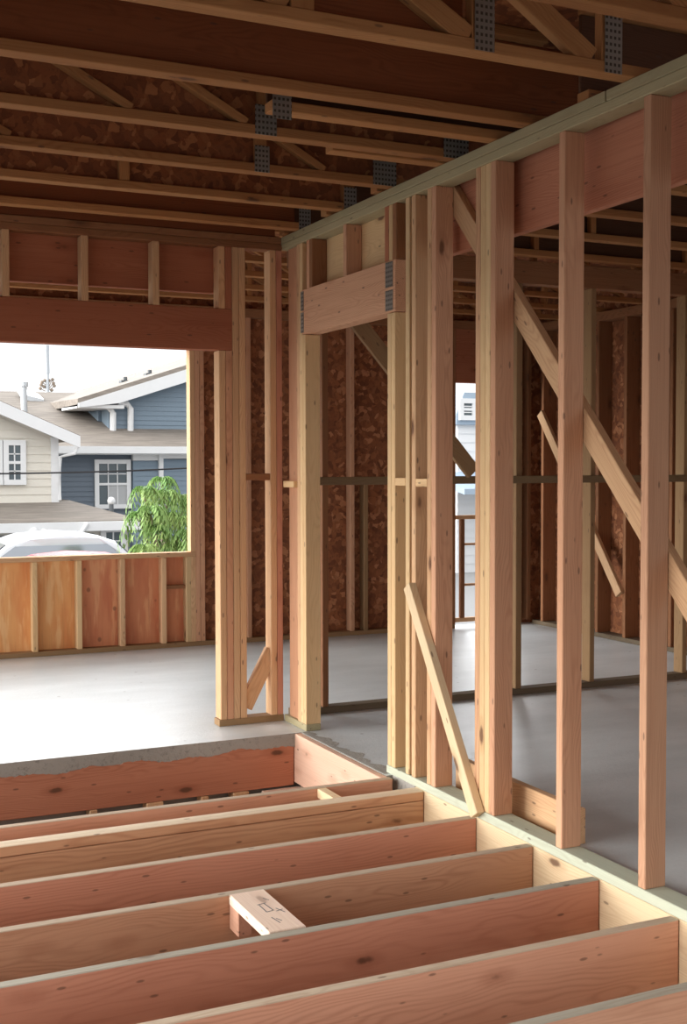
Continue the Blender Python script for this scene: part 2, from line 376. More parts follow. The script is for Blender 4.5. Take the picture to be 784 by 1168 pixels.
board('ledger_board', (-1.5, 2.556, 6.108, 6.148, -.29, -.050), 'ledger', 'dark red ledger board with knots below the broken slab edge', 'beam')
board('pit_board', (2.560, 2.598, 5.050, 6.150, -.275, -.003), 'pit', 'pale pink board closing the floor pit below the doorway', 'beam')
board('lower_plate', (2.36, 2.60, 5.05, 6.10, -.335, -.297), 'pale', 'pale plate lying deep in the pit under the pink board', 'plate')
for i, (x, lab) in enumerate(((1.42, 'leftmost'), (1.72, 'second from left'), (2.02, 'third from left'), (2.20, 'fourth from left'))):
    board('lower_stud', (x, x+.038+.05*(i % 2), 6.10, 6.19, -2.65, -.292), 'tan', 'lower storey stud under the red ledger, %s of four' % lab, 'stud', 'studs of the storey below')
sb = empty('scrap_block', (1.44, 3.70, -.03), 'pale scrap block with pencil marks lying across two floor joists', 'block')
slope('board', (1.442, 3.502, -.014), (1.442, 3.874, -.014), .128, .036, (0, 0, 1), 'pale', parent=sb)
slope('lower_block', (1.405, 3.79, -.075), (1.405, 3.876, -.075), .05, .085, (0, 0, 1), 'joist', parent=sb)
def stroke(a, b, w=.0035):
    a, b = Vector(a), Vector(b); d = (b-a).normalized(); n = Vector((-d.y, d.x))*w/2; pm = MB()
    pm.slab([(*(a-n), .0046), (*(b-n), .0046), (*(b+n), .0046), (*(a+n), .0046)], .0005); pm.build('pencil_mark', MPENCIL, sb)
for a, b in (((1.435,3.735),(1.435,3.665)),((1.455,3.745),(1.46,3.672)),((1.430,3.738),(1.462,3.745)),((1.435,3.665),(1.462,3.672)),((1.47,3.79),(1.482,3.765)),
             ((1.475,3.685),(1.490,3.64)),((1.467,3.66),(1.492,3.668)),((1.432,3.615),(1.44,3.56)),((1.442,3.60),(1.452,3.575))): stroke(a, b)
board('spacer_block', (2.21, 2.255, 4.834, 5.006, -.045, -.002), 'blond', 'small blond spacer block wedged between the two farthest floor joists', 'block')

# ------------------------------------------------------------------ near partition wall with the doorway
XA, XB = 2.632, 2.721
Z0, ZT = .038, 2.699
GA = 'studs of the near partition wall'
board('bottom_plate', (2.628, 2.721, -.5, 5.128, .000, .038), 'green', 'pale green treated bottom plate along the near partition beside the floor joists', 'plate')
board('bottom_plate', (2.632, 2.721, 6.110, 6.43, 0, .038), 'plate', 'short treated bottom plate under the left side of the doorway', 'plate')
board('top_plate', (2.628, 2.719, -.5, 6.43, 2.699, 2.736), 'plate', 'lower of the two greenish top plates on the near partition wall', 'plate')
board('top_plate', (2.626, 2.717, 3.46, 6.52, 2.737, 2.775), 'plate', 'upper top plate of the near partition, the far length beyond the joint', 'plate')
board('top_plate', (2.627, 2.717, -.5, 3.455, 2.737, 2.775), 'plate', 'upper top plate of the near partition, the near length at upper right', 'plate')
def stud(y0, y1, mat, label, z0=Z0, z1=ZT, name='wall_stud', group=GA, x0=XA, x1=XB):
    return board(name, (x0, x1, y0, y1, z0, z1), mat, label, 'stud', group, axis=2)
stud(5.086, 5.124, 'gold', 'trimmer stud under the right end of the doorway header, the one facing the opening', z1=2.194, name='trimmer_stud')
stud(5.046, 5.084, 'gold', 'trimmer stud under the right end of the doorway header, the one away from the opening', z1=2.194, name='trimmer_stud')
stud(4.904, 4.942, 'gold', 'left stud of the pair just right of the doorway header', z0=Z0)
stud(4.845, 4.883, 'tan', 'right stud of the pair just right of the doorway header')
stud(4.699, 4.737, 'tan', 'left stud of the pair with the thin brace leaning before it')
stud(4.659, 4.697, 'pink', 'right stud of the pair behind the thin brace, beside the bright opening')
for i, (mt, lab) in enumerate((('pink', 'nearest, broad pink face towards the camera'), ('gold', 'second from the camera'), ('gold', 'third from the camera'), ('orange', 'farthest, orange edge beside the bright opening'))):
    stud(4.171+.0388*i, 4.209+.0388*i, mt, 'four-ply post stud, '+lab, group='studs nailed into a four-ply post')
stud(3.700, 3.738, 'pink', 'single pink stud standing before the end of the offcut on the floor')
stud(3.220, 3.258, 'pink', 'rightmost single stud of the near partition, tallest in the photo')
stud(6.110, 6.148, 'gold', 'yellowish trimmer stud under the left end of the doorway header', z1=2.194, name='trimmer_stud')
stud(6.150, 6.188, 'gold', 'full-height king stud left of the doorway header')
stud(6.190, 6.228, 'tan', 'inner stud behind the king stud left of the doorway')
stud(6.245, 6.385, 'pink', 'wide pink stud turned flat in the corner left of the doorway', x0=2.648, x1=2.686)
board('blocking', (2.610, 2.647, 6.232, 6.382, 1.352, 1.388), 'gold', 'yellow blocking across the flat corner stud left of the doorway', 'block')
board('blocking', (XA, XB, 4.943, 5.045, 1.380, 1.417), 'gold', 'light blocking between the header trimmers and the first stud pair', 'block')
board('blocking', (XA, XB, 4.738, 4.844, 1.378, 1.415), 'gold', 'light blocking between the two stud pairs above the thin brace', 'block')
hd = empty('doorway_header', (2.68, 5.6, 2.195), 'pink header beam with steel tie plates over the doorway', 'beam')
board('beam', (2.629, 2.719, 5.036, 6.149, 2.196, 2.439), 'pink', parent=hd)
for y0, y1, z0, z1 in ((6.120, 6.160, 2.205, 2.315), (6.120, 6.160, 2.325, 2.43), (5.06, 5.135, 2.315, 2.432), (5.06, 5.135, 2.205, 2.300)):
    board('tie_plate', (2.6265, 2.6288, y0, y1, z0, z1), MPLATE, parent=hd, bev=0, axis=2)
GC = 'cripple studs above the doorway header'
stud(6.052, 6.090, 'pink', 'left cripple stud above the doorway header', 2.44, name='cripple_stud', group=GC)
stud(6.013, 6.051, 'brown', 'second cripple stud from the left above the doorway header', 2.44, name='cripple_stud', group=GC)
stud(5.580, 5.618, 'pink', 'middle cripple stud alone above the doorway header', 2.44, name='cripple_stud', group=GC)
stud(5.114, 5.152, 'red', 'red cripple stud above the right half of the doorway header', 2.44, name='cripple_stud', group=GC)
stud(5.072, 5.110, 'gold', 'yellowish cripple stud beside the red one above the doorway header', 2.44, name='cripple_stud', group=GC)
stud(5.032, 5.070, 'brown', 'rightmost cripple stud above the doorway header', 2.44, name='cripple_stud', group=GC)
board('backing_board', (2.722, 2.742, 4.95, 6.20, 2.44, 2.774), 'gold', 'speckled yellow backing board behind the cripples over the doorway', 'board')
board('header_beam', (2.763, 2.803, -.5, 4.86, 2.424, 2.774), 'ledger', 'long red header beam under the top plate at upper right', 'beam')
board('beam_sill', (2.763, 2.803, -.5, 4.86, 2.412, 2.4235), 'tan', None, None) if False else None
slope('diagonal_brace', (2.742, 4.72, 2.70), (2.742, 2.20, .035), .092, .038, (1, 0, 0), 'tan', 'long diagonal brace running down behind the near studs to the right edge', 'brace')
slope('thin_brace', (2.611, 4.862, .925), (2.611, 4.263, .022), .062, .038, (1, 0, 0), 'blond', 'thin pale brace leaning on the near partition down to its bottom plate', 'brace')
board('offcut_board', (2.790, 2.828, 3.815, 4.75, .000, .140), 'tan', 'offcut board standing on edge on the concrete behind the four-ply post', 'board')

# ------------------------------------------------------------------ left partition with the big red beam
YC, YC2 = 6.432, 6.521
GL = 'studs of the left partition'
def studc(x0, x1, mat, label, z0=Z0, z1=ZT, name='wall_stud', group=GL, y0=YC, y1=YC2):
    return board(name, (x0, x1, y0, y1, z0, z1), mat, label, 'stud', group, axis=2)
board('bottom_plate', (2.236, 2.631, YC, YC2, 0, .038), 'olive', 'short bottom plate under the stud cluster right of the slab, left of the doorway', 'plate')
studc(2.246, 2.284, 'tan', 'leftmost trimmer stud under the end of the big red beam', z1=2.119, name='trimmer_stud')
studc(2.286, 2.324, 'pink', 'second trimmer stud under the end of the big red beam', z1=2.119, name='trimmer_stud')
studc(2.326, 2.364, 'tan', 'king stud touching the end of the big red beam')
studc(2.366, 2.404, 'tan', 'full-height stud right of the king stud, with the short brace at its foot')
studc(2.553, 2.591, 'tan', 'light-edged stud at the top end of the short corner brace')
studc(2.593, 2.627, 'joistred', 'reddish corner stud where the left partition meets the doorway wall')
board('blocking', (2.405, 2.552, YC+.005, YC2, 1.392, 1.430), 'brown', 'brown blocking at mid height in the narrow bay of the left partition', 'block')
slope('corner_brace', (2.404, 6.475, .09), (2.572, 6.475, .41), .085, .038, (0, 1, 0), 'tan', 'short slanting brace near the floor in the narrow bay left of the doorway', 'brace')
board('red_beam', (-1.0, 2.325, YC, YC2, 2.121, 2.352), 'red', 'big red beam spanning the opening at the left of the photo', 'beam')
GK = 'cripple studs on the big red beam'
for x, mt, lab in ((1.068, 'tan', 'cripple stud on the big red beam at the left edge of the photo'), (1.479, 'tan', 'cripple stud on the big red beam, second from the left edge'), (1.868, 'tan', 'cripple stud on the big red beam, third from the left edge'),
                   (2.246, 'tan', 'pale cripple stud above the right end of the big red beam'), (2.286, 'red', 'reddish cripple stud at the very end of the big red beam')):
    studc(x, x+.038, mt, lab, 2.353, name='cripple_stud', group=GK)
board('top_plate', (-1.0, 2.627, YC, YC2, 2.699, 2.736), 'brown', 'lower top plate above the big red beam cripples', 'plate')
board('top_plate', (-1.0, 2.624, YC, YC2, 2.737, 2.775), 'brown', 'upper top plate above the big red beam cripples', 'plate')
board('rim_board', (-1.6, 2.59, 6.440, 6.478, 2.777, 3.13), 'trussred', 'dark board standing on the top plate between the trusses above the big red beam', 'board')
board('backing_beam', (-1.0, 2.30, 6.524, 6.564, 2.447, 2.80), 'red', 'red board hung behind the cripples over the big red beam', 'beam')

# ------------------------------------------------------------------ partition in line with it on the right of the near wall
YE, YE2 = 6.50, 6.589
GE = 'studs of the middle right partition'
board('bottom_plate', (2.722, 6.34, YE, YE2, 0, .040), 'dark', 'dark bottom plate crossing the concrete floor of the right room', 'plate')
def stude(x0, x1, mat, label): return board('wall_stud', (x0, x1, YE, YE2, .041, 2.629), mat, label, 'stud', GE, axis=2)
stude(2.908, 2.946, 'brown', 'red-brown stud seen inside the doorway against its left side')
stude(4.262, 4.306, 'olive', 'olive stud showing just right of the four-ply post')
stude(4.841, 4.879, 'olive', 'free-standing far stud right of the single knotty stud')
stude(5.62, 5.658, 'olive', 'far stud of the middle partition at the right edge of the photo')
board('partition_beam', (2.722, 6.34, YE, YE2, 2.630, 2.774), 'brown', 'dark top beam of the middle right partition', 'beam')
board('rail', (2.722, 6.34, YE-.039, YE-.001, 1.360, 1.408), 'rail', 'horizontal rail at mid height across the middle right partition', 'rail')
slope('diagonal_brace', (3.00, 6.44, 2.44), (3.905, 6.44, 1.43), .098, .034, (0, 1, 0), 'olive', 'olive brace slanting behind the doorway and past the stud pairs', 'brace')

# ------------------------------------------------------------------ back wall framing
YD, YD2 = 9.42, 9.51
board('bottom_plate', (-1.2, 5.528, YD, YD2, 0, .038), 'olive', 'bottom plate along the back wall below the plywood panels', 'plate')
board('window_sill_plate', (-1.2, 3.079, YD-.004, YD2+.02, .736, .773), 'tan', 'sill plate on the low plywood wall under the big window opening', 'plate')
GP = 'short studs of the low plywood wall'
for x, mt, lab in ((1.762, 'gold', 'leftmost short stud of the low plywood wall'), (2.106, 'gold', 'short stud where the orange and red plywood sheets meet'), (2.452, 'tan', 'short stud on the red plywood, the one nearer the orange sheet'), (2.792, 'tan', 'short stud on the red plywood beside the bay with blocking'),
                   (3.000, 'gold', 'short stud at the right end of the low plywood wall'), (3.040, 'tan', 'second short stud under the right end of the window sill')):
    board('short_stud', (x, x+.040, YD, YD2, .038, .735), mt, lab, 'stud', GP, axis=2)
board('blocking', (2.833, 2.999, YD+.03, YD2, .475, .505), 'brown', 'small nailed blocking in the last bay of the low plywood wall', 'block')
GD = 'studs of the back wall'
def studd(x0, x1, mat, label, z0=.039, z1=2.698, name='wall_stud'): return board(name, (x0, x1, YD, YD2, z0, z1), mat, label, 'stud', GD, axis=2)
studd(3.038, 3.078, 'tan', 'trimmer stud forming the right side of the big window opening', .774, 2.419, 'trimmer_stud')
studd(3.080, 3.119, 'pink', 'first full stud right of the big window opening')
studd(3.121, 3.160, 'pink', 'second full stud right of the big window opening, beside dark strand board')
studd(3.530, 3.568, 'pink', 'back wall stud seen through the narrow bay of the left partition')
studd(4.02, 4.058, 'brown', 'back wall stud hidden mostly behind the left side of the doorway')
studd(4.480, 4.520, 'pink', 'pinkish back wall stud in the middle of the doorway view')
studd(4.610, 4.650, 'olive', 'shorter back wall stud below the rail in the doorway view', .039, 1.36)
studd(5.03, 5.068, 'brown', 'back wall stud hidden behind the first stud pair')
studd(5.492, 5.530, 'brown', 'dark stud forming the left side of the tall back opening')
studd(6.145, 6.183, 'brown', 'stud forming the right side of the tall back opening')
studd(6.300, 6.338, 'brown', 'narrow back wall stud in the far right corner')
board('window_header', (-1.2, 3.078, YD, YD2, 2.42, 2.698), 'red', 'red header beam above the big window opening', 'beam')
board('window_header', (5.531, 6.144, YD, YD2, 2.22, 2.698), 'red', 'dark red header above the tall back opening', 'beam')
board('top_plate', (-1.2, 6.349, YD, YD2, 2.699, 2.774), 'brown', 'top plate of the back wall', 'plate')
gr = empty('guard_rail', (5.80, 9.46, .0), 'rough lumber guard rail across the tall back opening', 'rail')
board('top_rail', (5.531, 6.144, 9.45, 9.49, .985, 1.022), 'tan', parent=gr); board('bottom_rail', (5.531, 6.144, 9.45, 9.49, .05, .088), 'tan', parent=gr)
board('post', (5.605, 5.645, 9.45, 9.49, .088, .985), 'brown', parent=gr)
for z in (.375, .745): board('slat', (5.646, 6.144, 9.47, 9.49, z, z+.022), 'orange', parent=gr)
# right exterior wall
GF = 'studs of the far right wall'
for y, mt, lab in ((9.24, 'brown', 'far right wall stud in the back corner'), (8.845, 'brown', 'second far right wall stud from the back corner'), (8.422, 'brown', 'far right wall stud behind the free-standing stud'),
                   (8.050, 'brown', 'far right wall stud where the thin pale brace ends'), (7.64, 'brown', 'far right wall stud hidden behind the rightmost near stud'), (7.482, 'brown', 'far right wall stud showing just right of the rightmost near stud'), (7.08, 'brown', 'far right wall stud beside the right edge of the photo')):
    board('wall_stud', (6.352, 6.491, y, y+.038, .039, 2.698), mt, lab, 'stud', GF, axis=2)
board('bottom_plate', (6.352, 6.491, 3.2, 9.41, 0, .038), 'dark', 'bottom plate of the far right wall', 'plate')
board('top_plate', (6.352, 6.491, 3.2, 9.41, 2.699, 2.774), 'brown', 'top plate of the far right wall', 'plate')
slope('diagonal_brace', (6.332, 9.26, 1.95), (6.332, 8.092, .40), .085, .036, (1, 0, 0), 'tan', 'thin pale brace slanting down along the far right wall', 'brace')

# ------------------------------------------------------------------ ceiling trusses
ZB = 2.776
def truss(yf, x0, x1, label, group, nodes=(), diags=(), plates=(), wide=.038, solid=None, mat='truss', ch=.070, sm='trussred'):
    t = empty('floor_truss', (x0, yf-ch/2, ZB), label, 'truss', group)
    board('bottom_chord', (x0, x1, yf-ch, yf, ZB, ZB+.038), mat, parent=t)
    board('top_chord', (x0, x1, yf-ch, yf, 3.092, 3.130), mat, parent=t)
    for x in nodes: board('web', (x-wide/2, x+wide/2, yf-ch+.004, yf-.024, ZB+.038, 3.092), mat, parent=t, axis=2)
    for a, b, w in diags: slope('web', (a, yf-ch/2-.010, 3.088), (b, yf-ch/2-.010, ZB+.042), w, ch-.030, (0, 1, 0), mat, parent=t)
    for xa, xb, za, zb in plates: board('nail_plate', (xa, xb, yf-ch-.003, yf-ch-.0005, za, zb), MPLATE, parent=t, bev=0, axis=2)
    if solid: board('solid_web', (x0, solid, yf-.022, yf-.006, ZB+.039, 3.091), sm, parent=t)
    return t
GT = 'ceiling trusses over the left room'
def fan(x0, x1, step=.52): 
    out = []; x = x0
    while x+step < x1: out.append((x, x+step*.92, .036)); x += step
    return out
pl = lambda x, w=.075, a=ZB-.001, b=ZB+.115: (x-w/2, x+w/2, a, b)
truss(2.892, -1.2, 2.705, 'ceiling truss nearest the camera, crossing the top right corner of the photo', GT, (.9, 1.45, 2.0, 2.50), ((.95, 1.40, .07), (1.5, 1.95, .07), (2.05, 2.45, .07)), (pl(2.53, .07, ZB, 3.0),), .07)
truss(3.372, -1.2, 2.705, 'second ceiling truss from the camera, with two tall steel plates beside the wall', GT, (.85, 1.42, 2.035, 2.535), ((.95, 1.37, .07), (1.5, 1.99, .07), (2.03, 2.46, .075)), (pl(2.04, .072, ZB+.002, 3.03), pl(2.54, .07, ZB, 3.03)), .075, 1.99)
truss(3.985, -1.2, 2.705, 'third ceiling truss from the camera, its back closed by a broad brown board', GT, (), (), (), .038, 2.95)
truss(4.552, -1.2, 2.705, 'fourth ceiling truss from the camera, with two slanting webs above the left beam', GT, (1.765, 2.63), ((.17, .69, .034), (.71, 1.23, .034), (1.17, 1.69, .034)), (pl(1.765, .09), pl(2.63, .12)), .05, 2.9, sm=MOSBC)
truss(5.120, -1.2, 2.705, 'fifth ceiling truss from the camera, cracked chord with a plate mid span', GT, (1.97, 2.58), ((.35, .88, .034), (1.78, 2.28, .034)), (pl(1.97, .07), pl(2.58, .12)), .05, 2.9, sm=MOSBC)
truss(5.682, -1.2, 2.705, 'sixth ceiling truss from the camera, over the pit and slab edge', GT, (1.5, 2.66), (), (pl(2.67, .07),), .05, 2.72, sm=MOSBC)
truss(6.245, -1.2, 2.705, 'seventh ceiling truss from the camera, solid red, just before the left beam', GT, (), (), (pl(2.66, .07),), .05, 2.62)
GR = 'ceiling trusses over the right room'
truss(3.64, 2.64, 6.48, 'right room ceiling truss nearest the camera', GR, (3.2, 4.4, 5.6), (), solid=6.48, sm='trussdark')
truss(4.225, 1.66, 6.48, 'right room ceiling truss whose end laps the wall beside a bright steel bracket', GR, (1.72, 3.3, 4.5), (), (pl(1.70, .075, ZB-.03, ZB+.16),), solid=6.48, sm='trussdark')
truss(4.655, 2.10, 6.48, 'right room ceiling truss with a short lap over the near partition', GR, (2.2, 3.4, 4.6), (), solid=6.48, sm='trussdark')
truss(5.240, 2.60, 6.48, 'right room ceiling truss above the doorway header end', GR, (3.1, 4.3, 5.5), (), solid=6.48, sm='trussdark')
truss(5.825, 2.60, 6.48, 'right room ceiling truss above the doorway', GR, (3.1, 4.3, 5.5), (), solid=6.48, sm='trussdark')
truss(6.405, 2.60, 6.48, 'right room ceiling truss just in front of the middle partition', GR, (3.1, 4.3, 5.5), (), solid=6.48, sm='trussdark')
GB = 'ceiling trusses over the back rooms'
for y, lab in ((6.865, 'back ceiling truss just beyond the middle partition'), (7.325, 'second back ceiling truss beyond the middle partition'), (7.90, 'third back ceiling truss beyond the middle partition'), (8.48, 'fourth back ceiling truss beyond the middle partition'), (9.06, 'back ceiling truss nearest the back wall')):
    truss(y, -1.2, 6.48, lab, GB, (-.2, 1.0, 2.2, 3.4, 4.6, 5.8), fan(-1.0, 6.4, .6))

# ------------------------------------------------------------------ outside: houses, cars, tree
def window(parent, x0, x1, z0, z1, y, muntins=1, curtain=False):
    f = MB(); t = .11
    f.box(x0-t, x1+t, y-.07, y, z1, z1+t); f.box(x0-t, x1+t, y-.09, y, z0-t, z0); f.box(x0-t, x0, y-.07, y, z0, z1); f.box(x1, x1+t, y-.07, y, z0, z1)
    zm = (z0+z1)/2; f.box(x0, x1, y-.06, y-.02, zm-.03, zm+.03)
    for i in range(muntins): xm = x0+(x1-x0)*(i+1)/(muntins+1); f.box(xm-.013, xm+.013, y-.045, y-.02, z0, z1)
    for k in (.25, .75): 
        if not curtain or k > .5: f.box(x0, x1, y-.045, y-.02, z0+(z1-z0)*k-.012, z0+(z1-z0)*k+.012)
    fo = f.build('window', MWHITE, parent)
    g = MB(); g.box(x0, x1, y-.018, y-.006, z0, z1); g.build('pane', MGLASS, fo)
    return fo
# cream house with garage
Y1 = 26.0
xr = at(65, 540, Y1).x; ra = at(0, 460, Y1); rb = at(85, 497, Y1); sl = (rb.z-ra.z)/(rb.x-ra.x); xm = 1.6; zr = ra.z+(xm-ra.x)*sl
roof_z = lambda x: zr+abs(x-xm)*sl
ch = empty('cream_house', (xm, Y1, -1), 'cream house with a gabled roof and a garage, at the left outside', 'house')
m = MB(); xl = 2*xm-xr; zg = .70
m.prism([(xl, -1), (xr, -1), (xr, roof_z(xr)-.2), (xm, zr-.2), (xl, roof_z(xl)-.2)], Y1, Y1+3.9)
def span(z):
    if z <= roof_z(xr)-.3: return (xl, xr-.12)
    d = (zr-.3-z)/(-sl); return (xm-d, min(xr-.12, xm+d))
m.siding(span, zg, zr-.45, Y1); m.build('wall', MCREAM, ch)
m = MB(); m.box(xr-.13, xr+.03, Y1-.05, Y1+.1, zg, roof_z(xr)-.2); m.build('corner_trim', MWHITE, ch)
m = MB(); xo = rb.x
m.slab([(xm, Y1-.5, zr), (xo, Y1-.5, roof_z(xo)), (xo, Y1+4.0, roof_z(xo)), (xm, Y1+4.0, zr)], .12)
m.slab([(xm, Y1-.5, zr), (2*xm-xo, Y1-.5, roof_z(xo)), (2*xm-xo, Y1+4.0, roof_z(xo)), (xm, Y1+4.0, zr)], .12); m.build('roof', MSH, ch)
m = MB(); 
for sgn in (1, -1):
    p = [(xm, zr-.02), (xm+sgn*(xo-xm), roof_z(xo)-.02), (xm+sgn*(xo-xm), roof_z(xo)-.27), (xm, zr-.32)]; m.prism(p, Y1-.56, Y1-.50)
m.build('rake_board', MWHITE, ch)
m = MB(); m.tube([(xo-.02, Y1-.5, roof_z(xo)-.2), (xo-.1, Y1-.45, roof_z(xo)-.38), (xr+.05, Y1-.1, roof_z(xr)-.62), (xr+.04, Y1-.06, .75)], .04, 8); m.build('downspout', MWHITE, ch)
wa, wb = at(9, 508, Y1), at(23, 547, Y1); window(ch, wa.x, wb.x, wb.z, wa.z, Y1-.03)
window(ch, wa.x-.235-(wb.x-wa.x), wa.x-.235, wb.z, wa.z, Y1-.03)
YG = 24.3
ge, gl = at(157, 592, YG), at(0, 598, YG); zt = at(65, 571, Y1).z
m = MB(); xe = ge.x; ze = ge.z
m.slab([(xl, YG-.3, ze), (xe, YG-.3, ze), (xr+.3, Y1+.2, zt), (xl, Y1+.2, zt)], .1)
m.slab([(xe, YG-.3, ze), (xe, Y1+3.9, ze), (xr+.3, Y1+3.9, zt), (xr+.3, Y1+.2, zt)], .1); m.build('garage_roof', MSH, ch)
m = MB(); m.box(xl, xe+.02, YG-.42, YG-.3, ze-.2, ze-.02); m.box(xe-.02, xe+.1, YG-.42, Y1+3.9, ze-.2, ze-.02); m.build('gutter', MWHITE, ch)
xgd = at(107, 610, YG).x; xw = at(146, 610, YG).x
m = MB(); m.box(xl, xw, YG, Y1+3.9, -1, ze-.1); m.build('garage_wall', MBEIGE, ch)
m = MB(); m.box(xgd-4.0, xgd, YG-.04, YG, -1, ze-.28); m.build('garage_door', MDARK, ch)
ga, gb = at(120, 607, YG), at(137, 630, YG); window(ch, ga.x, gb.x, gb.z-.3, ga.z, YG-.02)
p = at(33, 607, YG-.45); q = at(50, 607, YG-.45)
sl_ = MB(); sl_.ball((p.x+.1, p.y, p.z), .09); sl_.ball((q.x, q.y, q.z), .07); sl_.box(p.x, q.x, p.y+.02, p.y+.1, p.z-.03, p.z+.03); sl_.build('security_light', MWHITE, ch, smooth=True)
p = at(93, 600, YG-.45); m = MB(); m.tube([(p.x+.12, p.y, p.z+.05), (p.x, p.y, p.z-.12), (p.x-.06, p.y, p.z-.35), (p.x-.06, p.y+.2, -1)], .045, 8); m.build('downspout', MWHITE, ch)

# blue house
Y2 = 31.0
bh = empty('blue_house', (8.5, Y2, -1), 'blue-grey house with white trim and brown roof behind the cream house', 'house')
x0 = at(-40, 540, Y2).x; x1 = at(250, 540, Y2).x; zE = at(140, 510, Y2).z
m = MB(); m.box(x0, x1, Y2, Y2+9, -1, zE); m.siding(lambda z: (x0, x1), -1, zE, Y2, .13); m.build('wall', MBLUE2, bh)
# projecting bay to the right of the window
bx0, bx1 = at(150, 540, Y2).x, at(182, 540, Y2).x
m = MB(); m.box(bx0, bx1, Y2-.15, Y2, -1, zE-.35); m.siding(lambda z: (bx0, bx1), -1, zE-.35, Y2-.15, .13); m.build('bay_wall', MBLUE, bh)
c0, c1 = at(181, 540, Y2-.2).x, at(186, 540, Y2-.2).x
m = MB(); m.box(c0, c1, Y2-.25, Y2, -1, zE); m.box(c1, x1, Y2-.2, Y2, at(200, 518, Y2).z-.12, zE); m.box(bx0, c0, Y2-.19, Y2, zE-.35, zE-.2); m.build('corner_trim', MWHITE, bh)
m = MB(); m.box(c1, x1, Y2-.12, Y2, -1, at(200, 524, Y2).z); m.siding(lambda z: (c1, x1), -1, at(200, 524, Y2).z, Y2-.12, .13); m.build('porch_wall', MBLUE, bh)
zR = at(40, 447, Y2+6).z; zL = zE
m = MB(); m.slab([(x0-1, Y2-.6, zE), (at(205, 510, Y2).x, Y2-.6, zE), (at(150, 447, Y2+6).x, Y2+6, zR), (x0-1, Y2+6, zR)], .12)
m.slab([(at(205, 510, Y2).x-.8, Y2-.6, zE), (x1+2, Y2-.6, zE+.02), (x1+2, Y2+2.4, zE+.02+(zR-zE)*.45), (at(150, 447, Y2+6).x, Y2+6, zR)], .12)
m.slab([(x0-1, Y2+6, zR), (at(150, 447, Y2+6).x+2, Y2+6, zR), (at(150, 447, Y2+6).x+2, Y2+12, zE), (x0-1, Y2+12, zE)], .12); m.build('roof', MSH, bh)
m = MB(); m.box(x0-1, x1+2, Y2-.74, Y2-.6, zE-.17, zE+.01); m.box(x0-1, x1+2, Y2-.6, Y2, zE-.2, zE-.15); m.build('gutter', MWHITE, bh)
a, b = at(112, 529, Y2), at(144, 575, Y2); wn = window(bh, a.x, b.x, b.z, a.z, Y2-.03, 2, True)
m = MB(); m.box((a.x+b.x)/2-.1, b.x, Y2-.052, Y2-.046, b.z, (a.z+b.z)/2-.03); m.build('curtain', MCURT, wn)
# upper gable
Y3 = 32.4
g0, g1 = at(84, 460, Y3), at(216, 419, Y3); gs = (g1.z-g0.z)/(g1.x-g0.x); gx = g1.x+2.6; gz = g0.z+(gx-g0.x)*gs
wl = at(124, 470, Y3).x; zb = at(216, 497, Y3).z
m = MB(); m.prism([(wl, zb-1), (2*gx-wl, zb-1), (2*gx-wl, g0.z+(wl-g0.x)*gs-.1), (gx, gz-.1), (wl, g0.z+(wl-g0.x)*gs-.1)], Y3, Y3+6)
def span2(z):
    zs = g0.z+(wl-g0.x)*gs-.2
    if z <= zs: return (wl, 2*gx-wl)
    d = (gz-.2-z)/gs; return (gx-d, gx+d)
m.siding(span2, zb-.5, gz-.4, Y3, .13); m.build('upper_wall', MBLUE, bh)
m = MB(); wl2 = at(112, 470, Y3+.8).x; m.box(wl2, wl, Y3+.8, Y3+5, zb-1, g0.z+.1); m.siding(lambda z: (wl2, wl), zb-.5, g0.z+.1, Y3+.8, .13); m.build('upper_side_wall', MBLUE, bh)
m = MB(); gx2 = 2*gx-g0.x
m.slab([(g0.x, Y3-.5, g0.z+.10), (gx, Y3-.5, gz+.10), (gx, Y3+6.5, gz+.22), (g0.x, Y3+6.5, g0.z+.22)], .2)
m.slab([(gx2, Y3-.5, g0.z+.10), (gx, Y3-.5, gz+.10), (gx, Y3+6.5, gz+.22), (gx2, Y3+6.5, g0.z+.22)], .2); m.build('upper_roof', MSH, bh)
m = MB()
for q in (g0.x, gx2): m.prism([(q, g0.z-.02), (gx, gz-.02), (gx, gz-.36), (q+(1.1 if q < gx else -1.1), g0.z+1.1*gs-.36), (q, g0.z-.14)], Y3-.6, Y3-.42)
m.box(g0.x, wl+.3, Y3-.5, Y3+1.5, g0.z-.14, g0.z-.05); m.build('rake_board', MWHITE, bh)
for uu in ((118, 461, 129, 467, 129, 493), (134, 459, 149, 462, 149, 492)):
    a, b, c = at(uu[0], uu[1], Y3-.3), at(uu[2], uu[3], Y3-.2), at(uu[4], uu[5], Y3-.2)
    m = MB(); m.tube([a, b+Vector((-.1, 0, .04)), b+Vector((0, 0, -.1)), c], .085, 8); m.build('downspout', MWHITE, bh)
p = at(28, 468, Y2+3); q = at(27, 441, Y2+3); m = MB(); m.tube([p+Vector((0, 0, -.4)), q], .09, 10); m.tube([q, q+Vector((0, 0, .12))], .13, 10); m.build('flue_pipe', MSTEEL, bh)
p = at(36, 452, Y2+5); m = MB(); m.slab([p+Vector((-.35, -.3, .05)), p+Vector((.3, -.3, -.1)), p+Vector((.3, .5, .1)), p+Vector((-.35, .5, .35))], .15); m.build('roof_vent', MSTEEL, bh)
for u, v in ((143, 436), (171, 428)):
    p = at(u, v, Y3+1.5); m = MB(); m.box(p.x-.15, p.x+.15, p.y-.15, p.y+.15, p.z-.6, p.z+.05); m.tube([(p.x, p.y, p.z), (p.x, p.y, p.z+.15)], .06, 8); m.build('roof_vent', MDARK, bh)
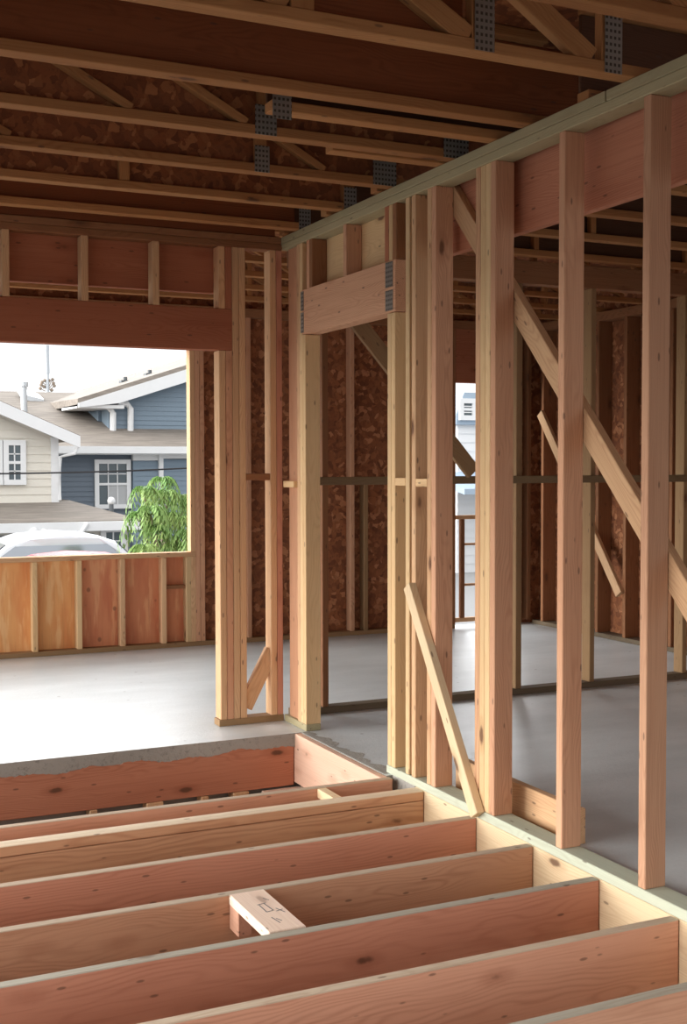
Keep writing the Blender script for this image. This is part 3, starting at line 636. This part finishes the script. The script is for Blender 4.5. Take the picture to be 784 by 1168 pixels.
# vent with a pale cap on the garage roof
p = at(127, 574, 25.0); vt = empty('cap_vent', (p.x, p.y, p.z-.25), 'small pale capped vent pipe on the lower garage roof', 'vent')
m = MB(); m.tube([(p.x, p.y, p.z-.3), (p.x, p.y, p.z-.02)], .05, 10); m.build('pipe', MDARK, vt); m = MB(); m.ball((p.x, p.y, p.z+.05), .085); m.build('cap', MWHITE, vt, smooth=True)
# mast with fittings far behind
Ym = 60.0; p = at(54, 450, Ym); q = at(53, 399, Ym)
mt = empty('utility_mast', (p.x, p.y, -1), 'thin grey mast with clustered fittings far behind the roofs', 'mast')
m = MB(); m.tube([(p.x, p.y, -1), (p.x, p.y, p.z), at(54, 426, Ym)], .09, 8); m.tube([at(54, 426, Ym), q], [.12, .13], 10); m.tube([q, q+Vector((0, 0, .22))], .14, 10); m.build('pole', MSTEEL, mt)
m = MB(); random.seed(3)
for u, v in ((48, 436), (60, 433), (51, 434), (56, 434), (62, 440), (46, 443), (59, 445), (61, 437), (47, 439), (50, 441)): m.ball(at(u, v, Ym), .085, n=6); m.tube([at(54, 446, Ym), at((u+54)/2+1, v+3, Ym), at(u, v, Ym)], .022, 6)
m.build('fittings', MBARK, mt)
# power line
m = MB(); a, b = at(-60, 541, 20), at(330, 527, 20)
m.tube([a.lerp(b, i/12)+Vector((0, 0, -.05*math.sin(math.pi*i/12))) for i in range(13)], .016, 6); m.build('power_line', MRUB, None, 'black overhead cable crossing in front of the two houses', 'cable')
# cars
def car(name, label, px, py_, ln, zg, paint, flip=1, light=True):
    c = empty(name, (px, py_, zg), label, 'car')
    H = 1.5; prof = [(-.5, .32), (-.495, .62), (-.46, .72), (-.26, .86), (-.235, .90), (-.08, 1.36), (0, 1.46), (.14, 1.5), (.26, 1.46), (.33, 1.36), (.43, .98), (.47, .92), (.497, .78), (.5, .32)]
    w = .88
    def sec(pts, half, dy=0): return [(px+flip*x*ln, zg+z) for x, z in pts]
    vs = []; fs = []; n = len(prof)
    for s_ in (-1, -.86, .86, 1):
        for x, z in prof:
            tuck = 1-.20*max(0, (z-.85)/.65); zz = z-(.035 if abs(s_) == 1 and z > .7 else 0)
            vs.append((px+flip*x*ln, py_+s_*w*tuck, zg+zz))
    for r_ in range(3):
        for i in range(n-1): fs.append([r_*n+i, r_*n+i+1, (r_+1)*n+i+1, (r_+1)*n+i])
    fs += [list(range(n)), list(range(4*n-1, 3*n-1, -1))]
    m = MB(); m.add(vs, fs); m.build('body', paint, c, smooth=False)
    m = MB()
    def q(x, z, y): return (px+flip*x*ln, py_+y, zg+z)
    for (xa, za, xb, zb) in ((-.225, .93, -.085, 1.34), (.42, 1.0, .335, 1.34)):
        d = Vector((za-zb, 0, xb-xa)) if True else 0
        nx = .004*(-1 if xa < 0 else 1)
        m.add([q(xa+nx, za+.012, -.70), q(xa+nx, za+.012, .70), q(xb+nx, zb+.012, .62), q(xb+nx, zb+.012, -.62)], [[0,1,2,3]])
    for s_ in (-1, 1):
        m.add([q(-.20, .95, s_*.872), q(.40, .97, s_*.87), q(.29, 1.33, s_*.785), q(-.06, 1.33, s_*.785)], [[0,1,2,3]])
    m.build('windows', MCARG, c)
    for x in (-.32, .31):
        for s_ in (-1, 1):
            m = MB(); m.tube([q(x, .32, s_*.66), q(x, .32, s_*.885)], .32, 18); m.build('wheel', MRUB, c)
    if light:
        m = MB()
        for s_ in (-1, 1): m.box(*sorted((px+flip*.462*ln, px+flip*.50*ln)), py_+s_*.62-.2, py_+s_*.62+.2, zg+.72, zg+.90)
        m.build('tail_light', MRED, c)
    m = MB()
    for k in (-.3, .25): m.tube([q(-.232, .92, k), q(-.15, 1.17, k+.35)], .012, 6)
    m.build('wiper', MRUB, c)
p = at(70, 606, 19.3)
car('parked_car', 'silver car whose roof shows above the left end of the window sill', p.x-.62, 19.3, 4.0, p.z-1.5, MCAR)
p = at(116, 630, 16.6)
car('parked_car', 'dark red car whose roof just peeps over the window sill', p.x+.2, 16.6, 4.0, p.z-1.5, MRED, -1, False)
# tree with drooping fronds
random.seed(21)
pt = at(186, 600, 15.5)
tr = empty('young_tree', (pt.x, pt.y, -1), 'young green tree with drooping feathery leaves at the right of the window', 'tree')
m = MB(); leaf = MB()
tops = [at(165, 556, 15.3), at(190, 560, 15.5), at(172, 578, 15.0), at(205, 590, 15.2), at(222, 570, 15.6), at(165, 622, 14.8), at(200, 620, 15.0), at(214, 605, 14.9), at(186, 545, 15.8), at(160, 585, 15.1), at(178, 600, 15.0), at(210, 565, 15.7), at(192, 585, 15.3)]
for t in tops:
    base = Vector((pt.x, pt.y, -1)); mid = base.lerp(t, .5)+Vector((0, 0, .3))
    m.tube([base, mid, t+Vector((0, 0, -.1))], [.05, .03, .012], 6)
    for k in range(24):
        az = random.uniform(0, 2*math.pi); ln = random.uniform(.38, .62); d = Vector((math.cos(az), math.sin(az), 0)); pts = []
        for i in range(9):
            s = i/8; pts.append(t+d*ln*.55*(s**.8)+Vector((0, 0, .10*math.sin(s*2.2)-.55*ln*s*s*1.6)))
        for i in range(1, 9):
            a, b = pts[i-1], pts[i]; ax = (b-a).normalized(); side = ax.cross(Vector((0, 0, 1))).normalized()
            for sg in (-1, 1):
                ll = .115*(1-.4*i/9)*random.uniform(.8, 1.2); tip = b+side*sg*ll*.55+Vector((0, 0, -ll*.75))+ax*.02; wd = ax*.014
                leaf.add([b-wd, (b+tip)/2-wd*1.6+side*.004, tip, (b+tip)/2+wd*1.6], [[0,1,2,3]])
m.build('trunk', MBARK, tr); leaf.build('foliage', MLEAF, tr, smooth='leaf')
# white house seen through the tall back opening
Y4 = 24.0
wh = empty('white_house', (at(531, 500, Y4).x, Y4, -1), 'white house with a slate-blue dormer seen through the tall back opening', 'house')
a = at(522, 482, Y4); b = at(575, 482, Y4)
m = MB(); m.box(a.x, b.x, Y4, Y4+6, -1, a.z); m.siding(lambda z: (a.x, b.x), -1, a.z, Y4, .2); m.build('wall', MWHITE, wh)
t0, t1 = at(526, 448, Y4), at(560, 448, Y4)
m = MB(); m.prism([(a.x-.12, a.z-.05), (b.x, a.z-.05), (b.x, a.z+.1), (t1.x, t0.z), (t0.x, t0.z), (a.x-.12, a.z+.18)], Y4-.15, Y4+5); m.build('dormer', MSLATE, wh)
wa_, wb_ = at(528, 460, Y4-.16), at(538, 474, Y4-.16); window(wh, wa_.x, wb_.x, wb_.z, wa_.z, Y4-.15, 0)
m = MB(); zz = at(530, 555, Y4-2).z; m.slab([(a.x-1, Y4-2, zz-.05), (b.x, Y4-2, zz-.05), (b.x, Y4, zz+.3), (a.x-1, Y4, zz+.3)], .12); m.build('porch_roof', MSLATE, wh)

# ------------------------------------------------------------------ light
wd = bpy.data.worlds.new('overcast_sky'); S.world = wd; wd.use_nodes = True
wd.node_tree.nodes['Background'].inputs[0].default_value = (.96, .98, 1.0, 1)
wd.node_tree.nodes['Background'].inputs[1].default_value = 1.1
def sun(name, frm, strength, angle, col):
    l = bpy.data.lights.new(name, 'SUN'); l.energy = strength; l.angle = math.radians(angle); l.color = col
    o = bpy.data.objects.new(name, l); C.objects.link(o)
    o.rotation_euler = Vector(frm).to_track_quat('Z', 'Y').to_euler(); o.location = (0, 0, 20)
sun('added_sun_left', (-1, .25, .38), 7.0, 55, (1, .975, .94))  # soft sun lamp added for the strong daylight from the left
sun('added_sun_behind', (-.4, -1, .40), 1.2, 70, (1, .97, .93))  # unseen soft sun added to lift the faces turned to the camera
sun('added_sun_ahead', (.1, 1, .50), 4.4, 60, (.96, .98, 1))  # soft sun added through the window to brighten the far slab
vs = S.view_settings; vs.view_transform = 'Standard'; vs.look = 'None'; vs.gamma = 1; vs.use_curve_mapping = False; vs.exposure = 0.2
S.cycles.use_denoising = True; S.cycles.max_bounces = 10; S.cycles.diffuse_bounces = 6
S.cycles.sample_clamp_indirect = 6
